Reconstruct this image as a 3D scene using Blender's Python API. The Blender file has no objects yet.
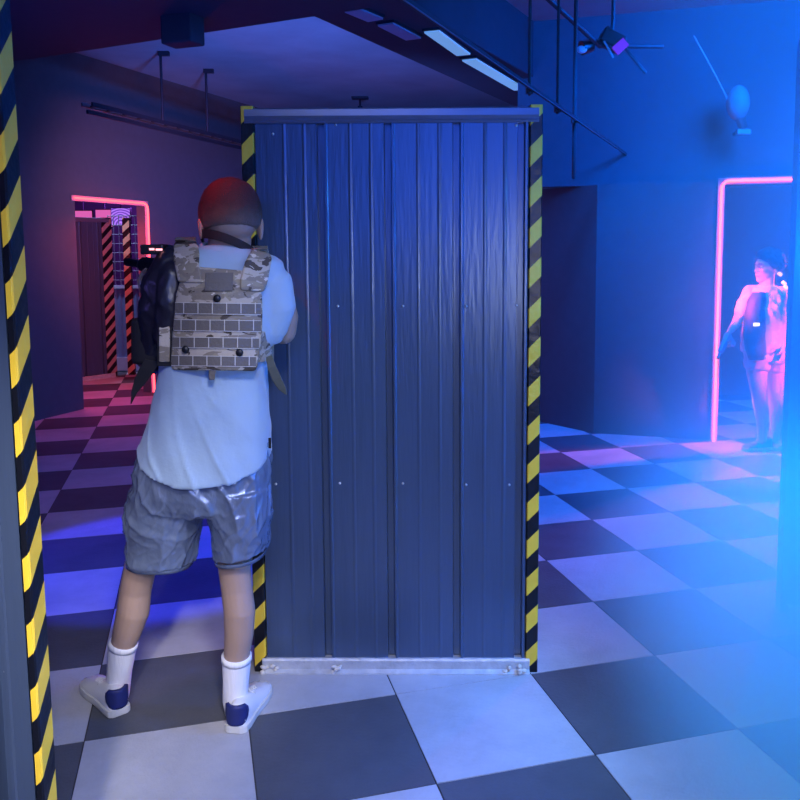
import bpy, bmesh, math, random
from mathutils import Vector, Matrix, noise
random.seed(7)
S = bpy.context.scene
COL = S.collection
sin, cos, pi = math.sin, math.cos, math.pi

# ------------------------------------------------------------------ camera
F, PIT, ROL, H, SX, SY = 826.49, .0983, .0039, 1.5179, 26.67, -67.19
TA, TX, TY, TILE = .2713, .0235, 2.2296, .5
r0 = Vector((1, 0, 0)); d0 = Vector((0, -sin(PIT), -cos(PIT))); FW = Vector((0, cos(PIT), -sin(PIT)))
RT = r0 * cos(ROL) + d0 * sin(ROL); DN = d0 * cos(ROL) - r0 * sin(ROL)
EYE = Vector((0, 0, H))
cd = bpy.data.cameras.new('camera'); cam = bpy.data.objects.new('camera', cd); COL.objects.link(cam)
UP = -DN; BK = -FW
cam.matrix_world = Matrix(((RT.x, UP.x, BK.x, 0), (RT.y, UP.y, BK.y, 0), (RT.z, UP.z, BK.z, H), (0, 0, 0, 1)))
cd.sensor_width = 36; cd.lens = F / 800 * 36; cd.shift_x = -SX / 800; cd.shift_y = SY / 800
cd.clip_start = .05; cd.clip_end = 100
S.camera = cam

def ray(px, py): return RT * ((px - 400 - SX) / F) + DN * ((py - 400 - SY) / F) + FW
def at(px, py, Y):
    d = ray(px, py); return EYE + d * (Y / d.y)
def atz(px, py, Z=0.0):
    d = ray(px, py); return EYE + d * ((Z - H) / d.z)
def V(*a): return Vector(a)

# ------------------------------------------------------------------ materials
def nmat(name):
    m = bpy.data.materials.new(name); m.use_nodes = True
    nt = m.node_tree; b = nt.nodes['Principled BSDF']
    return m, nt, b
def N(nt, t, **kw):
    n = nt.nodes.new(t)
    for k, v in kw.items():
        if k in n.inputs: n.inputs[k].default_value = v
        else: setattr(n, k, v)
    return n
def rgba(c): return (c[0], c[1], c[2], 1)
def mat(name, c, rough=.6, metal=0., var=.12, scale=12., bump=0., bscale=60., stretch=(1, 1, 1), coat=0., sheen=0.):
    """base colour with gentle procedural mottling, optional bump"""
    m, nt, b = nmat(name); L = nt.links.new
    tc = N(nt, 'ShaderNodeTexCoord'); mp = N(nt, 'ShaderNodeMapping'); mp.inputs['Scale'].default_value = stretch
    L(tc.outputs['Object'], mp.inputs['Vector'])
    ns = N(nt, 'ShaderNodeTexNoise', Scale=scale, Detail=4.); L(mp.outputs['Vector'], ns.inputs['Vector'])
    mx = N(nt, 'ShaderNodeMix', data_type='RGBA')
    mx.inputs[6].default_value = rgba([x * (1 - var) for x in c]); mx.inputs[7].default_value = rgba([min(1, x * (1 + var)) for x in c])
    L(ns.outputs['Fac'], mx.inputs[0]); L(mx.outputs[2], b.inputs['Base Color'])
    b.inputs['Roughness'].default_value = rough; b.inputs['Metallic'].default_value = metal
    if coat: b.inputs['Coat Weight'].default_value = coat; b.inputs['Coat Roughness'].default_value = .2
    if sheen: b.inputs['Sheen Weight'].default_value = sheen
    if bump:
        n2 = N(nt, 'ShaderNodeTexNoise', Scale=bscale, Detail=5.); L(mp.outputs['Vector'], n2.inputs['Vector'])
        bp = N(nt, 'ShaderNodeBump', Strength=bump, Distance=.01); L(n2.outputs['Fac'], bp.inputs['Height'])
        L(bp.outputs['Normal'], b.inputs['Normal'])
    return m
def emit(name, c, st, base=(.02, .02, .02)):
    m, nt, b = nmat(name)
    b.inputs['Base Color'].default_value = rgba(base); b.inputs['Emission Color'].default_value = rgba(c)
    b.inputs['Emission Strength'].default_value = st; b.inputs['Roughness'].default_value = .4
    return m
def tape_mat(name, period=.138, slope=1.0, duty=.49, yel=(1., .66, .05), axis=(1, 0), phase=0.):
    """hazard tape: slanted yellow bars on black film, measured in metres on the object"""
    m, nt, b = nmat(name); L = nt.links.new
    tc = N(nt, 'ShaderNodeTexCoord'); sp = N(nt, 'ShaderNodeSeparateXYZ'); L(tc.outputs['Object'], sp.inputs[0])
    a = N(nt, 'ShaderNodeMath', operation='MULTIPLY'); L(sp.outputs['X'], a.inputs[0]); a.inputs[1].default_value = -slope * axis[0]
    a2 = N(nt, 'ShaderNodeMath', operation='MULTIPLY_ADD'); L(sp.outputs['Y'], a2.inputs[0]); a2.inputs[1].default_value = -slope * axis[1]; L(a.outputs[0], a2.inputs[2])
    s = N(nt, 'ShaderNodeMath', operation='ADD'); L(sp.outputs['Z'], s.inputs[0]); L(a2.outputs[0], s.inputs[1])
    d = N(nt, 'ShaderNodeMath', operation='MULTIPLY_ADD'); L(s.outputs[0], d.inputs[0]); d.inputs[1].default_value = 1 / period; d.inputs[2].default_value = 50 + phase
    fr = N(nt, 'ShaderNodeMath', operation='FRACT'); L(d.outputs[0], fr.inputs[0])
    lt = N(nt, 'ShaderNodeMath', operation='LESS_THAN'); L(fr.outputs[0], lt.inputs[0]); lt.inputs[1].default_value = duty
    ns = N(nt, 'ShaderNodeTexNoise', Scale=9., Detail=5.); L(tc.outputs['Object'], ns.inputs['Vector'])
    y2 = N(nt, 'ShaderNodeMix', data_type='RGBA'); y2.inputs[6].default_value = rgba([x * .8 for x in yel]); y2.inputs[7].default_value = rgba(yel); L(ns.outputs['Fac'], y2.inputs[0])
    mx = N(nt, 'ShaderNodeMix', data_type='RGBA'); mx.inputs[6].default_value = (.006, .007, .012, 1)
    L(lt.outputs[0], mx.inputs[0]); L(y2.outputs[2], mx.inputs[7]); L(mx.outputs[2], b.inputs['Base Color'])
    b.inputs['Roughness'].default_value = .32
    n2 = N(nt, 'ShaderNodeTexNoise', Scale=30., Detail=3.); L(tc.outputs['Object'], n2.inputs['Vector'])
    bp = N(nt, 'ShaderNodeBump', Strength=.25, Distance=.01); L(n2.outputs['Fac'], bp.inputs['Height']); L(bp.outputs['Normal'], b.inputs['Normal'])
    return m
def camo_mat(name):
    m, nt, b = nmat(name); L = nt.links.new
    tc = N(nt, 'ShaderNodeTexCoord'); mp = N(nt, 'ShaderNodeMapping'); mp.inputs['Scale'].default_value = (1, 1, 2.2)
    L(tc.outputs['Object'], mp.inputs['Vector'])
    prev = None
    for i, (c, sc, th) in enumerate([((.27, .225, .165), 9, None), ((.52, .45, .35), 11, .50), ((.085, .065, .048), 13, .575), ((.33, .28, .19), 15, .59), ((.70, .63, .52), 19, .66)]):
        if th is None:
            prev = N(nt, 'ShaderNodeRGB'); prev.outputs[0].default_value = rgba(c); prev = prev.outputs[0]; continue
        ns = N(nt, 'ShaderNodeTexNoise', Scale=float(sc), Detail=3., Distortion=.8, noise_dimensions='4D'); ns.inputs['W'].default_value = i * 3.7
        L(mp.outputs['Vector'], ns.inputs['Vector'])
        gt = N(nt, 'ShaderNodeMath', operation='GREATER_THAN'); L(ns.outputs['Fac'], gt.inputs[0]); gt.inputs[1].default_value = th
        mx = N(nt, 'ShaderNodeMix', data_type='RGBA'); L(gt.outputs[0], mx.inputs[0]); L(prev, mx.inputs[6]); mx.inputs[7].default_value = rgba(c); prev = mx.outputs[2]
    L(prev, b.inputs['Base Color']); b.inputs['Roughness'].default_value = .85
    n2 = N(nt, 'ShaderNodeTexNoise', Scale=140., Detail=3.); L(tc.outputs['Object'], n2.inputs['Vector'])
    bp = N(nt, 'ShaderNodeBump', Strength=.3, Distance=.004); L(n2.outputs['Fac'], bp.inputs['Height']); L(bp.outputs['Normal'], b.inputs['Normal'])
    return m
def tile_mat(name, c, bump):
    m, nt, b = nmat(name); L = nt.links.new
    tc = N(nt, 'ShaderNodeTexCoord')
    n1 = N(nt, 'ShaderNodeTexNoise', Scale=2.2, Detail=8., Roughness=.65); L(tc.outputs['Object'], n1.inputs['Vector'])
    n2 = N(nt, 'ShaderNodeTexNoise', Scale=70., Detail=4.); L(tc.outputs['Object'], n2.inputs['Vector'])
    cr = N(nt, 'ShaderNodeValToRGB'); cr.color_ramp.elements[0].position = .3; cr.color_ramp.elements[1].position = .75
    cr.color_ramp.elements[0].color = rgba([x * .78 for x in c]); cr.color_ramp.elements[1].color = rgba([x * 1.18 for x in c])
    L(n1.outputs['Fac'], cr.inputs[0]); L(cr.outputs[0], b.inputs['Base Color'])
    b.inputs['Roughness'].default_value = .85; b.inputs['Specular IOR Level'].default_value = .18
    ad = N(nt, 'ShaderNodeMath', operation='MULTIPLY_ADD'); L(n1.outputs['Fac'], ad.inputs[0]); ad.inputs[1].default_value = 1.5; L(n2.outputs['Fac'], ad.inputs[2])
    bp = N(nt, 'ShaderNodeBump', Strength=bump, Distance=.01); L(ad.outputs[0], bp.inputs['Height']); L(bp.outputs['Normal'], b.inputs['Normal'])
    return m

M = {}
M['tile_light'] = tile_mat('light rubber tile', (.47, .47, .50), .28)
M['tile_dark'] = tile_mat('dark rubber tile', (.10, .105, .125), .28)
M['seam'] = mat('tile seam', (.04, .04, .045), .8)
M['wall'] = mat('matte dark paint', (.10, .095, .11), .75, bump=.1, bscale=20)
M['wall_pale'] = mat('upper wall paint', (.10, .10, .13), .8, bump=.1, bscale=20)
M['slab'] = mat('concrete slab', (.30, .30, .33), .85, var=.3, scale=1.6, bump=.2, bscale=14)
M['beam'] = mat('dark beam paint', (.045, .045, .06), .8)
M['sheet'] = mat('navy sheet steel', (.085, .125, .21), .28, .45, var=.14, scale=3, bump=.12, bscale=14, stretch=(6, 6, .5))
M['cap'] = mat('cap channel steel', (.24, .26, .36), .28, .6, var=.1)
M['track'] = mat('galvanised track', (.50, .52, .55), .5, .3, var=.35, scale=25, bump=.4, bscale=50)
M['screw'] = mat('screw zinc', (.8, .8, .8), .3, .8)
M['pipe'] = mat('dark pipe', (.035, .035, .05), .5, .3)
M['rail'] = mat('bare steel rail', (.32, .32, .36), .35, .8)
M['black'] = mat('black plastic', (.012, .012, .015), .4)
M['rubber'] = mat('black webbing', (.012, .011, .014), .8)
M['neon_red'] = emit('red neon tube', (1, .05, .06), 6)
M['neon_pink'] = emit('pink red neon tube', (1, .13, .15), 5)
M['neon_back'] = mat('neon channel', (.55, .35, .38), .5)
M['tube'] = emit('lamp diffuser', (.20, .52, 1), .52, (.5, .55, .6))
M['tube_dim'] = mat('dead lamp diffuser', (.42, .45, .55), .4)
M['skin'] = mat('skin', (.40, .27, .205), .5, var=.08, scale=8, bump=.06, bscale=90)
M['skin2'] = mat('skin lighter', (.52, .36, .29), .5, var=.08, scale=8)
M['hair'] = mat('cropped dark hair', (.042, .021, .018), .7, var=.5, scale=60, bump=.6, bscale=220)
M['shirt'] = mat('pale blue cotton', (.37, .50, .63), .85, var=.05, scale=18, bump=.12, bscale=60, sheen=.2)
M['sleeve'] = mat('black satin sleeve', (.018, .016, .028), .34, bump=.3, bscale=8, stretch=(2, 2, .7))
M['shorts'] = mat('shiny grey nylon', (.23, .29, .42), .27, .5, var=.1, scale=12, bump=.5, bscale=26, stretch=(1.3, 1.3, .7))
M['sock'] = mat('white ribbed sock', (.86, .86, .9), .9, bump=.35, bscale=90, stretch=(1, 1, .1))
M['shoe'] = mat('white shoe leather', (.80, .80, .82), .5, var=.06)
M['sole'] = mat('shoe sole', (.62, .62, .60), .7)
M['heel'] = mat('blue heel tab', (.012, .020, .13), .6)
M['camo'] = camo_mat('camouflage cloth')
M['web'] = mat('taupe webbing', (.165, .145, .125), .85, bump=.3, bscale=120)
M['stitch'] = mat('cream stitching', (.66, .62, .55), .85)
M['olive'] = mat('olive strap', (.09, .10, .085), .8)
M['eye'] = mat('eye white', (.8, .8, .8), .2, var=0)
M['iris'] = mat('iris', (.02, .012, .01), .2)
M['lip'] = mat('lip', (.30, .12, .10), .5)

# ------------------------------------------------------------------ mesh builder
class MB:
    def __init__(s): s.v = []; s.f = []; s.m = []; s.mi = 0
    def add(s, vs, fs, mi=None):
        o = len(s.v); s.v += [Vector(p) for p in vs]
        s.f += [tuple(o + i for i in f) for f in fs]; s.m += [s.mi if mi is None else mi] * len(fs); return s
    def box8(s, b, t, mi=None):
        """bottom quad + top quad (both counter-clockwise from above)"""
        return s.add(list(b) + list(t), [(3, 2, 1, 0), (4, 5, 6, 7), (0, 1, 5, 4), (1, 2, 6, 5), (2, 3, 7, 6), (3, 0, 4, 7)], mi)
    def box(s, c, size, ax=None, mi=None):
        c = Vector(c); X, Y, Z = ax or (V(1, 0, 0), V(0, 1, 0), V(0, 0, 1)); a, b, h = [q / 2 for q in size]
        q = [c + X * sx * a + Y * sy * b for sx, sy in ((-1, -1), (1, -1), (1, 1), (-1, 1))]
        return s.box8([p - Z * h for p in q], [p + Z * h for p in q], mi)
    def rings(s, R, cap=True, closed=True, mi=None):
        n = len(R[0]); vs = [p for r in R for p in r]; fs = []
        for i in range(len(R) - 1):
            for j in range(n if closed else n - 1):
                k = (j + 1) % n; fs.append((i * n + j, i * n + k, (i + 1) * n + k, (i + 1) * n + j))
        if cap: fs += [tuple(range(n - 1, -1, -1)), tuple((len(R) - 1) * n + j for j in range(n))]
        return s.add(vs, fs, mi)
    def tube(s, pts, rad, n=14, ell=1., round_ends=True, mi=None, ref=None):
        pts = [Vector(p) for p in pts]
        if not hasattr(rad, '__len__'): rad = [rad] * len(pts)
        if round_ends:
            d = (pts[0] - pts[1]).normalized(); e = (pts[-1] - pts[-2]).normalized(); a, b = rad[0], rad[-1]
            pts = [pts[0] + d * a * .95, pts[0] + d * a * .7] + pts + [pts[-1] + e * b * .7, pts[-1] + e * b * .95]
            rad = [a * .3, a * .72] + list(rad) + [b * .72, b * .3]
        T = [(pts[min(i + 1, len(pts) - 1)] - pts[max(i - 1, 0)]).normalized() for i in range(len(pts))]
        u = (ref or V(1, 0, 0)); u = u - T[0] * u.dot(T[0])
        if u.length < .1: u = V(0, 1, 0) - T[0] * T[0].y
        u.normalize(); R = []
        for p, t, r in zip(pts, T, rad):
            u = (u - t * u.dot(t)).normalized(); w = t.cross(u)
            R.append([p + u * r * cos(2 * pi * k / n) + w * r * ell * sin(2 * pi * k / n) for k in range(n)])
        return s.rings(R, mi=mi)
    def ellipsoid(s, c, rx, ry, rz, ax=None, n=20, m=14, mi=None):
        c = Vector(c); X, Y, Z = ax or (V(1, 0, 0), V(0, 1, 0), V(0, 0, 1)); R = []
        for i in range(m):
            a = -pi / 2 + pi * (i + .5) / m
            R.append([c + X * rx * cos(a) * cos(2 * pi * k / n) + Y * ry * cos(a) * sin(2 * pi * k / n) + Z * rz * sin(a) for k in range(n)])
        return s.rings(R, mi=mi)
    def prism(s, poly, d, mi=None):
        n = len(poly); a = [Vector(p) for p in poly]; b = [p + d for p in a]
        return s.add(a + b, [tuple(range(n - 1, -1, -1)), tuple(range(n, 2 * n))] + [(i, (i + 1) % n, n + (i + 1) % n, n + i) for i in range(n)], mi)
    def build(s, name, mats, parent=None, smooth=False, bevel=0., org=None, fuse=0., relax=0, crease=None):
        root = parent
        while root is not None and root.parent is not None: root = root.parent
        if root is not None: org = Vector(root.location)
        elif org is None:
            org = V(sum(p.x for p in s.v) / len(s.v), sum(p.y for p in s.v) / len(s.v), min(p.z for p in s.v))
        me = bpy.data.meshes.new(name); me.from_pydata([p - org for p in s.v], [], s.f)
        if not isinstance(mats, (list, tuple)): mats = [mats]
        for m in mats: me.materials.append(m)
        if len(mats) > 1: me.polygons.foreach_set('material_index', s.m)
        bm = bmesh.new(); bm.from_mesh(me); bmesh.ops.recalc_face_normals(bm, faces=bm.faces); bm.to_mesh(me); bm.free()
        o = bpy.data.objects.new(name, me); COL.objects.link(o)
        if fuse:
            md = o.modifiers.new('r', 'REMESH'); md.mode = 'VOXEL'; md.voxel_size = fuse
            if relax:
                sm = o.modifiers.new('s', 'SMOOTH'); sm.iterations = relax; sm.factor = .5
            dg = bpy.context.evaluated_depsgraph_get(); dg.update()
            nm = bpy.data.meshes.new_from_object(o.evaluated_get(dg)); o.modifiers.clear(); o.data = nm; bpy.data.meshes.remove(me); nm.name = name; me = nm
            if not me.materials: me.materials.append(mats[0])
            smooth = True
        if crease: crease(o, org)
        if smooth: me.polygons.foreach_set('use_smooth', [True] * len(me.polygons))
        if bevel:
            md = o.modifiers.new('bevel', 'BEVEL'); md.width = bevel; md.segments = 2; md.limit_method = 'ANGLE'
        if parent is not None: o.parent = parent
        if root is None: o.location = org
        return o
def tag(o, label=None, cat=None, group=None, kind=None):
    for k, v in (('label', label), ('category', cat), ('group', group), ('kind', kind)):
        if v: o[k] = v
    return o
def thing(name, loc, label, cat, group=None, kind=None):
    o = bpy.data.objects.new(name, None); o.empty_display_size = .1; COL.objects.link(o); o.location = loc
    return tag(o, label, cat, group, kind)
def struct(mb, name, m, **k): return tag(mb.build(name, m, **k), kind='structure')

# ------------------------------------------------------------------ the setting
# floor: half-metre rubber tiles in a check, slightly irregular, with dark seams between them
fu = V(cos(TA), sin(TA), 0); fv = V(-sin(TA), cos(TA), 0); fo = V(TX, TY, 0)
mb = MB()
g = .0022
for i in range(-16, 18):
    for j in range(-12, 32):
        c = fo + fu * TILE * (i + .5) + fv * TILE * (j + .5)
        if not (-9 < c.x < 7 and -3.6 < c.y < 14): continue
        dark = (i + j) % 2 != 0
        if (i, j) == (0, 1): dark = False
        q = [fo + fu * (TILE * (i + a) + g * sa) + fv * (TILE * (j + b) + g * sb) for a, b, sa, sb in ((0, 0, 1, 1), (1, 0, -1, 1), (1, 1, -1, -1), (0, 1, 1, -1))]
        h = random.uniform(-.0006, .0006)
        mb.box8([p + V(0, 0, -.02) for p in q], [p + V(0, 0, h) for p in q], 1 if dark else 0)
mb.add([V(-10, -4, -.003), V(8, -4, -.003), V(8, 15, -.003), V(-10, 15, -.003)], [(0, 1, 2, 3)], 2)
mb.add([V(-10, -4, -.05), V(8, -4, -.05), V(8, 15, -.05), V(-10, 15, -.05)], [(0, 1, 2, 3)], 2)
struct(mb, 'floor', [M['tile_light'], M['tile_dark'], M['seam']], org=V(0, 0, 0))

CZ = 3.4
mb = MB(); mb.box8([V(-10, -4, CZ), V(8, -4, CZ), V(8, 15, CZ), V(-10, 15, CZ)], [V(-10, -4, CZ + .2), V(8, -4, CZ + .2), V(8, 15, CZ + .2), V(-10, 15, CZ + .2)])
struct(mb, 'ceiling', M['slab'])
def wallbox(mb, a, b, z0, z1, t=.09, side=1):
    """wall run from a to b; thickness grows to the given side (away from the lens)"""
    a = V(a[0], a[1], 0); b = V(b[0], b[1], 0); d = (b - a).normalized(); n = V(-d.y, d.x, 0) * t * side
    q = [a, b, b + n, a + n]
    if side < 0: q = [a + n, b + n, b, a]
    return mb.box8([p + V(0, 0, z0) for p in q], [p + V(0, 0, z1) for p in q])

# wall with the red-lit doorway on the left
JL = atz(84, 409); JR = atz(151, 392.5)
wd = (JR - JL); wd.z = 0; door_w = wd.length; wd.normalize()
LW = lambda s: JL + wd * s
DZ = 2.02
mb = MB()
wallbox(mb, LW(-9.5), LW(0), 0, CZ, .10); wallbox(mb, LW(door_w), LW(4.6), 0, CZ, .10); wallbox(mb, LW(0), LW(door_w), DZ, CZ, .10)
struct(mb, 'wall_left', M['wall'])
# wall with the pink-lit doorway on the right
DL = atz(711, 440); wq = V(.958, -.287, 0)
RW = lambda s: DL + wq * s
RZ = 2.05; RDW = 1.05
mb = MB()
wallbox(mb, RW(-.93), RW(0), 0, RZ, .09); wallbox(mb, RW(RDW), RW(3.4), 0, RZ, .09)
wallbox(mb, RW(0), RW(RDW), RZ - .045, RZ, .09)
struct(mb, 'wall_right', M['wall'])
mb = MB(); e = RW(-.93); f_ = atz(520, 417.5)
wallbox(mb, (f_.x, f_.y), (e.x, e.y), 0, RZ, .09)
struct(mb, 'wall_side', M['wall'])
# upper wall above / behind the right-hand run
mb = MB(); wallbox(mb, RW(-1.6) + V(.02, .08, 0), RW(3.4) + V(.02, .08, 0), RZ - .0, CZ, .10)
struct(mb, 'wall_upper', M['wall_pale'])
mb = MB(); wallbox(mb, (.9, 9.0), (6.5, 8.0), 0, CZ, .1); struct(mb, 'wall_far', M['wall'])
mb = MB(); wallbox(mb, (-9.5, 13.2), (7.5, 13.2), 0, CZ, .1); struct(mb, 'wall_back', M['wall_pale'])
mb = MB(); wallbox(mb, (6.6, 14), (6.6, -3.4), 0, CZ, .1); struct(mb, 'wall_outer', M['wall'])
mb = MB(); wallbox(mb, (7, -3.4), (-9.5, -3.4), 0, CZ, .1); struct(mb, 'wall_front', M['wall'])

# beams under the slab
def beam(name, far_a, far_b, near_dir, width, z0, m='beam'):
    mb = MB(); n = near_dir.normalized() * width
    q = [far_a, far_b, far_b + n, far_a + n]; q = [V(p.x, p.y, 0) for p in q]
    mb.box8([p + V(0, 0, z0) for p in q], [p + V(0, 0, CZ + .01) for p in q]); return struct(mb, name, M[m], bevel=.01)
b1a, b1b = atz(-40, 70, 2.9), atz(420, 1, 2.9)
beam('trim_1', b1a, b1b, V(-.4, -.92, 0), 1.1, 2.9)
b2a, b2b = atz(310, 15, 2.95), atz(520, 109, 2.95)
d2 = (b2b - b2a).normalized(); beam('trim_2', b2a - d2 * .3, b2b + d2 * 1.2, V(d2.y, -d2.x, 0), .62, 2.95)
s1 = atz(190, 46, 2.75)
beam('trim_3', s1 + V(-.10, .04, 0), s1 + V(.1, -.03, 0), V(-.33, -.92, 0), .14, 2.74)

# ------------------------------------------------------------------ metal-clad partitions
def clad(name, A, B, hgt, label, cat, ribs, tape_ax, tape_w=.043, ends='both', depth=.085, tphase=(0, 0), group=None, sheet='sheet', yel=(1., .66, .05)):
    """a free-standing partition from A to B (left to right as seen), sheet on the near face"""
    A = V(A.x, A.y, 0); B = V(B.x, B.y, 0); t = thing(name, (A + B) / 2, label, cat, group)
    d = (B - A); Lg = d.length; d.normalize(); n = V(d.y, -d.x, 0)          # n points to the viewer
    P = lambda s, o, z: A + d * s + n * o + V(0, 0, z)
    zb, zt = .045, hgt - .045
    core = MB(); wallboxq = [P(.01, -.021, .01), P(Lg - .01, -.021, .01), P(Lg - .01, -depth, .01), P(.01, -depth, .01)]
    core.box8(wallboxq[::1], [p + V(0, 0, hgt - .02) for p in wallboxq]); core.build('core', M[sheet], t)
    prof = []
    s0, s1 = tape_w + .004, Lg - tape_w - .004
    prof.append((s0, .010))
    for i, r in enumerate(ribs):
        if s0 + .02 < r < s1 - .02:
            prof += [(r - .016, .010), (r - .013, -.014), (r + .009, -.014), (r + .012, .013), (r + .019, .013), (r + .023, .010)]
        nx = ribs[i + 1] if i + 1 < len(ribs) else r + .23
        for q in (.43, .74):
            c = r + (nx - r) * q
            if s0 + .02 < c < s1 - .02: prof += [(c - .007, .010), (c - .0035, .0109), (c, .0113), (c + .0035, .0109), (c + .007, .010)]
    prof.append((s1, .010))
    sh = MB(); sh.rings([[P(s, o, z) for s, o in prof] for z in (zb, zt)], cap=False, closed=False)
    sh.rings([[P(s, -.02, z) for s, o in prof] for z in (zb, zt)], cap=False, closed=False)
    sheet_o = sh.build('cladding_sheet', M[sheet], t)
    cp = MB()
    R = []
    for s in (tape_w * .3, Lg - tape_w * .3):
        R.append([P(s, o, z) for o, z in ((-depth - .004, hgt), (.010, hgt), (.018, hgt - .006), (.020, hgt - .028), (.016, hgt - .040), (.020, hgt - .046), (.018, hgt - .052), (.004, hgt - .052), (-depth - .004, hgt - .05))])
    cp.rings(R); cp.build('cap_rail', M['cap'], t)
    tr = MB(); R = []
    for k in range(25):
        s = .03 + (Lg - .06) * k / 24; j = random.uniform(-.002, .003)
        R.append([P(s, o, z) for o, z in ((-.01, .052), (.018, .052 + j * .4), (.022, .044), (.022, .014), (.036 + j, .004), (.036 + j, -.001), (-.01, -.001))])
    tr.rings(R); tr.build('floor_track', M['track'], t)
    for which, (sa, sb) in (('l', (0, tape_w)), ('r', (Lg - tape_w, Lg))):
        if ends not in ('both', which): continue
        pm = MB()
        pm.rings([[P(sa, -depth - .006, z), P(sa, .012, z), P(sa + .003, .016, z), P(sb - .003, .016, z), P(sb, .012, z), P(sb, -depth - .006, z)] for z in (.0, hgt + .006)])
        ph = tphase[0] if which == 'l' else tphase[1]
        pm.build('hazard_tape_post', tape_mat('hazard tape', yel=yel, axis=(d.x * tape_ax[0] + n.x * 0, d.y * tape_ax[0] - tape_ax[1]), phase=ph), t)
    return t, P, Lg
PL, PR = atz(255.5, 669.5), atz(537, 670)
sc = (PR - PL).length / (537 - 255.5)
ribs = [(x - 255.5) * sc for x in (269, 330, 393, 457.5, 518)]
PH = 2.005
part, PP, PLen = clad('metal_partition', PL, PR, PH, 'navy corrugated metal partition with hazard tape on both edges, beside the man in the vest', 'partition', ribs, (1, 0), tphase=(.15, .35))
for (x, y) in ((338, 306), (403, 306), (466, 306), (516, 305), (276, 484), (340, 483), (403, 483), (466, 484), (509, 484), (273, 134), (336, 125), (516, 126)):
    b = MB(); c = at(x, y, PL.y - .012); b.ellipsoid(V(c.x, PL.y + (PR.y - PL.y) * (c.x - PL.x) / (PR.x - PL.x) - .012, c.z), .0048, .004, .0048, n=8, m=6); b.build('screw', M['screw'], part, smooth=True)
for s, w in ((.06, .03), (.30, .015), (PLen - .085, .045)):     # plaster crumbs on the track
    b = MB(); 
    for k in range(7): b.ellipsoid(PP(s + random.uniform(-w, w), .034 + random.uniform(-.006, .006), .012 + random.uniform(-.004, .02)), random.uniform(.006, .013), .008, random.uniform(.004, .01), n=8, m=6)
    b.build('plaster_crumb', M['stitch'], part, smooth=True)

# near partition whose taped end stands at the left edge of the view
EB = at(48.5, 780, 1.62)
nearp, _, _ = clad('metal_partition', V(EB.x - 1.3, EB.y + .10, 0), V(EB.x, EB.y, 0), 2.35, 'blue metal partition in the left foreground ending in a yellow and black taped edge', 'partition',
      [1.3 - .30 - .23, 1.3 - .30, 1.3 - .078], (1, -1.25), tape_w=.017, depth=.028, ends='r', tphase=(0, .0))
nearp.rotation_euler.y = -.008
b = MB(); c = at(9, 673, 1.63); b.ellipsoid(c, .005, .005, .005, n=10, m=8); b.build('screw', M['screw'], nearp, smooth=True)
# blue-lit partition that cuts the view on the right
RB = at(786, 455, 3.3)
clad('metal_partition', V(RB.x, RB.y, 0), V(RB.x + 1.3, RB.y - .12, 0), 2.35, 'hazy blue metal partition at the right edge hiding half of the doorway', 'partition', [.25, .48, .71, .94], (1, 0), ends='none')

# ------------------------------------------------------------------ neon doorway outlines
def neon(name, pts, label, m, r=.011, back=.03, nrm=V(0, -1, 0)):
    t = thing(name, (pts[0].x, pts[0].y, 0), label, 'neon light')
    out = [pts[0]]
    for i in range(1, len(pts) - 1):                      # rounded corners
        a, c, b = pts[i - 1], pts[i], pts[i + 1]; u = (a - c).normalized(); w = (b - c).normalized(); q = .07
        for k in range(9):
            s = k / 8; out.append((c + u * q) * (1 - s) ** 2 + c * 2 * s * (1 - s) + (c + w * q) * s ** 2)
    out.append(pts[-1])
    b = MB(); b.tube(out, r, n=10); b.build('neon_tube', m, t, smooth=True)
    b = MB()
    for i in range(len(pts) - 1):
        a, c = pts[i], pts[i + 1]; d = (c - a).normalized(); x = d.cross(nrm).normalized()
        b.box((a + c) / 2 - nrm * .016, (.052, (c - a).length + .05, .008), (x, d, nrm))
    b.build('backing_strip', M['neon_back'], t)
    return t
nl = V(wd.y, -wd.x, 0); o = nl * .03
neon('neon_light', [LW(-.03) + o + V(0, 0, DZ + .015), LW(door_w + .02) + o + V(0, 0, DZ + .015), LW(door_w + .02) + o + V(0, 0, .01)],
     'red neon tube outlining the far doorway at left, behind the man', M['neon_red'], r=.010, nrm=nl)
nr = V(wq.y, -wq.x, 0); o = nr * .03
neon('neon_light', [RW(.02) + o + V(0, 0, .0), RW(.02) + o + V(0, 0, RZ), RW(RDW + .0) + o + V(0, 0, RZ)],
     'pink neon tube outlining the doorway at right, above the distant player', M['neon_pink'], r=.010, nrm=nr)

# ------------------------------------------------------------------ rooms seen through the left doorway
a, c = atz(60, 384.5), atz(117, 376.5)
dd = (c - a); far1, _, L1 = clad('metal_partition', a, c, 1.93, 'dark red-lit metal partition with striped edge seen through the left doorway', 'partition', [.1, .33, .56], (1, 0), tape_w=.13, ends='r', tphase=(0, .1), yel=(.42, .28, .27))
a, c = atz(114, 371.5), atz(146, 371.5)
Z1 = 1.07
t = thing('fence_panel', (a + c) / 2, 'blue sheet fence with a wire grid on top, deep inside the left doorway', 'fence')
b = MB(); n_ = 24; R = []
for z in (.0, Z1):
    R.append([a + (c - a) * k / n_ + V(0, (.012 if k % 4 < 2 else 0), z) for k in range(n_ + 1)])
b.rings(R, cap=False, closed=False); b.box((a + c) / 2 + V(0, .03, Z1 / 2), ((c - a).length, .02, Z1)); b.build('sheet_panel', mat('blue sheet', (.22, .34, .60), .4, .3), t)
b = MB(); b.box((a + c) / 2 + V(0, 0, Z1 + .015), ((c - a).length, .05, .04)); b.build('rail', mat('pale rail', (.55, .65, .8), .4), t)
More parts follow.
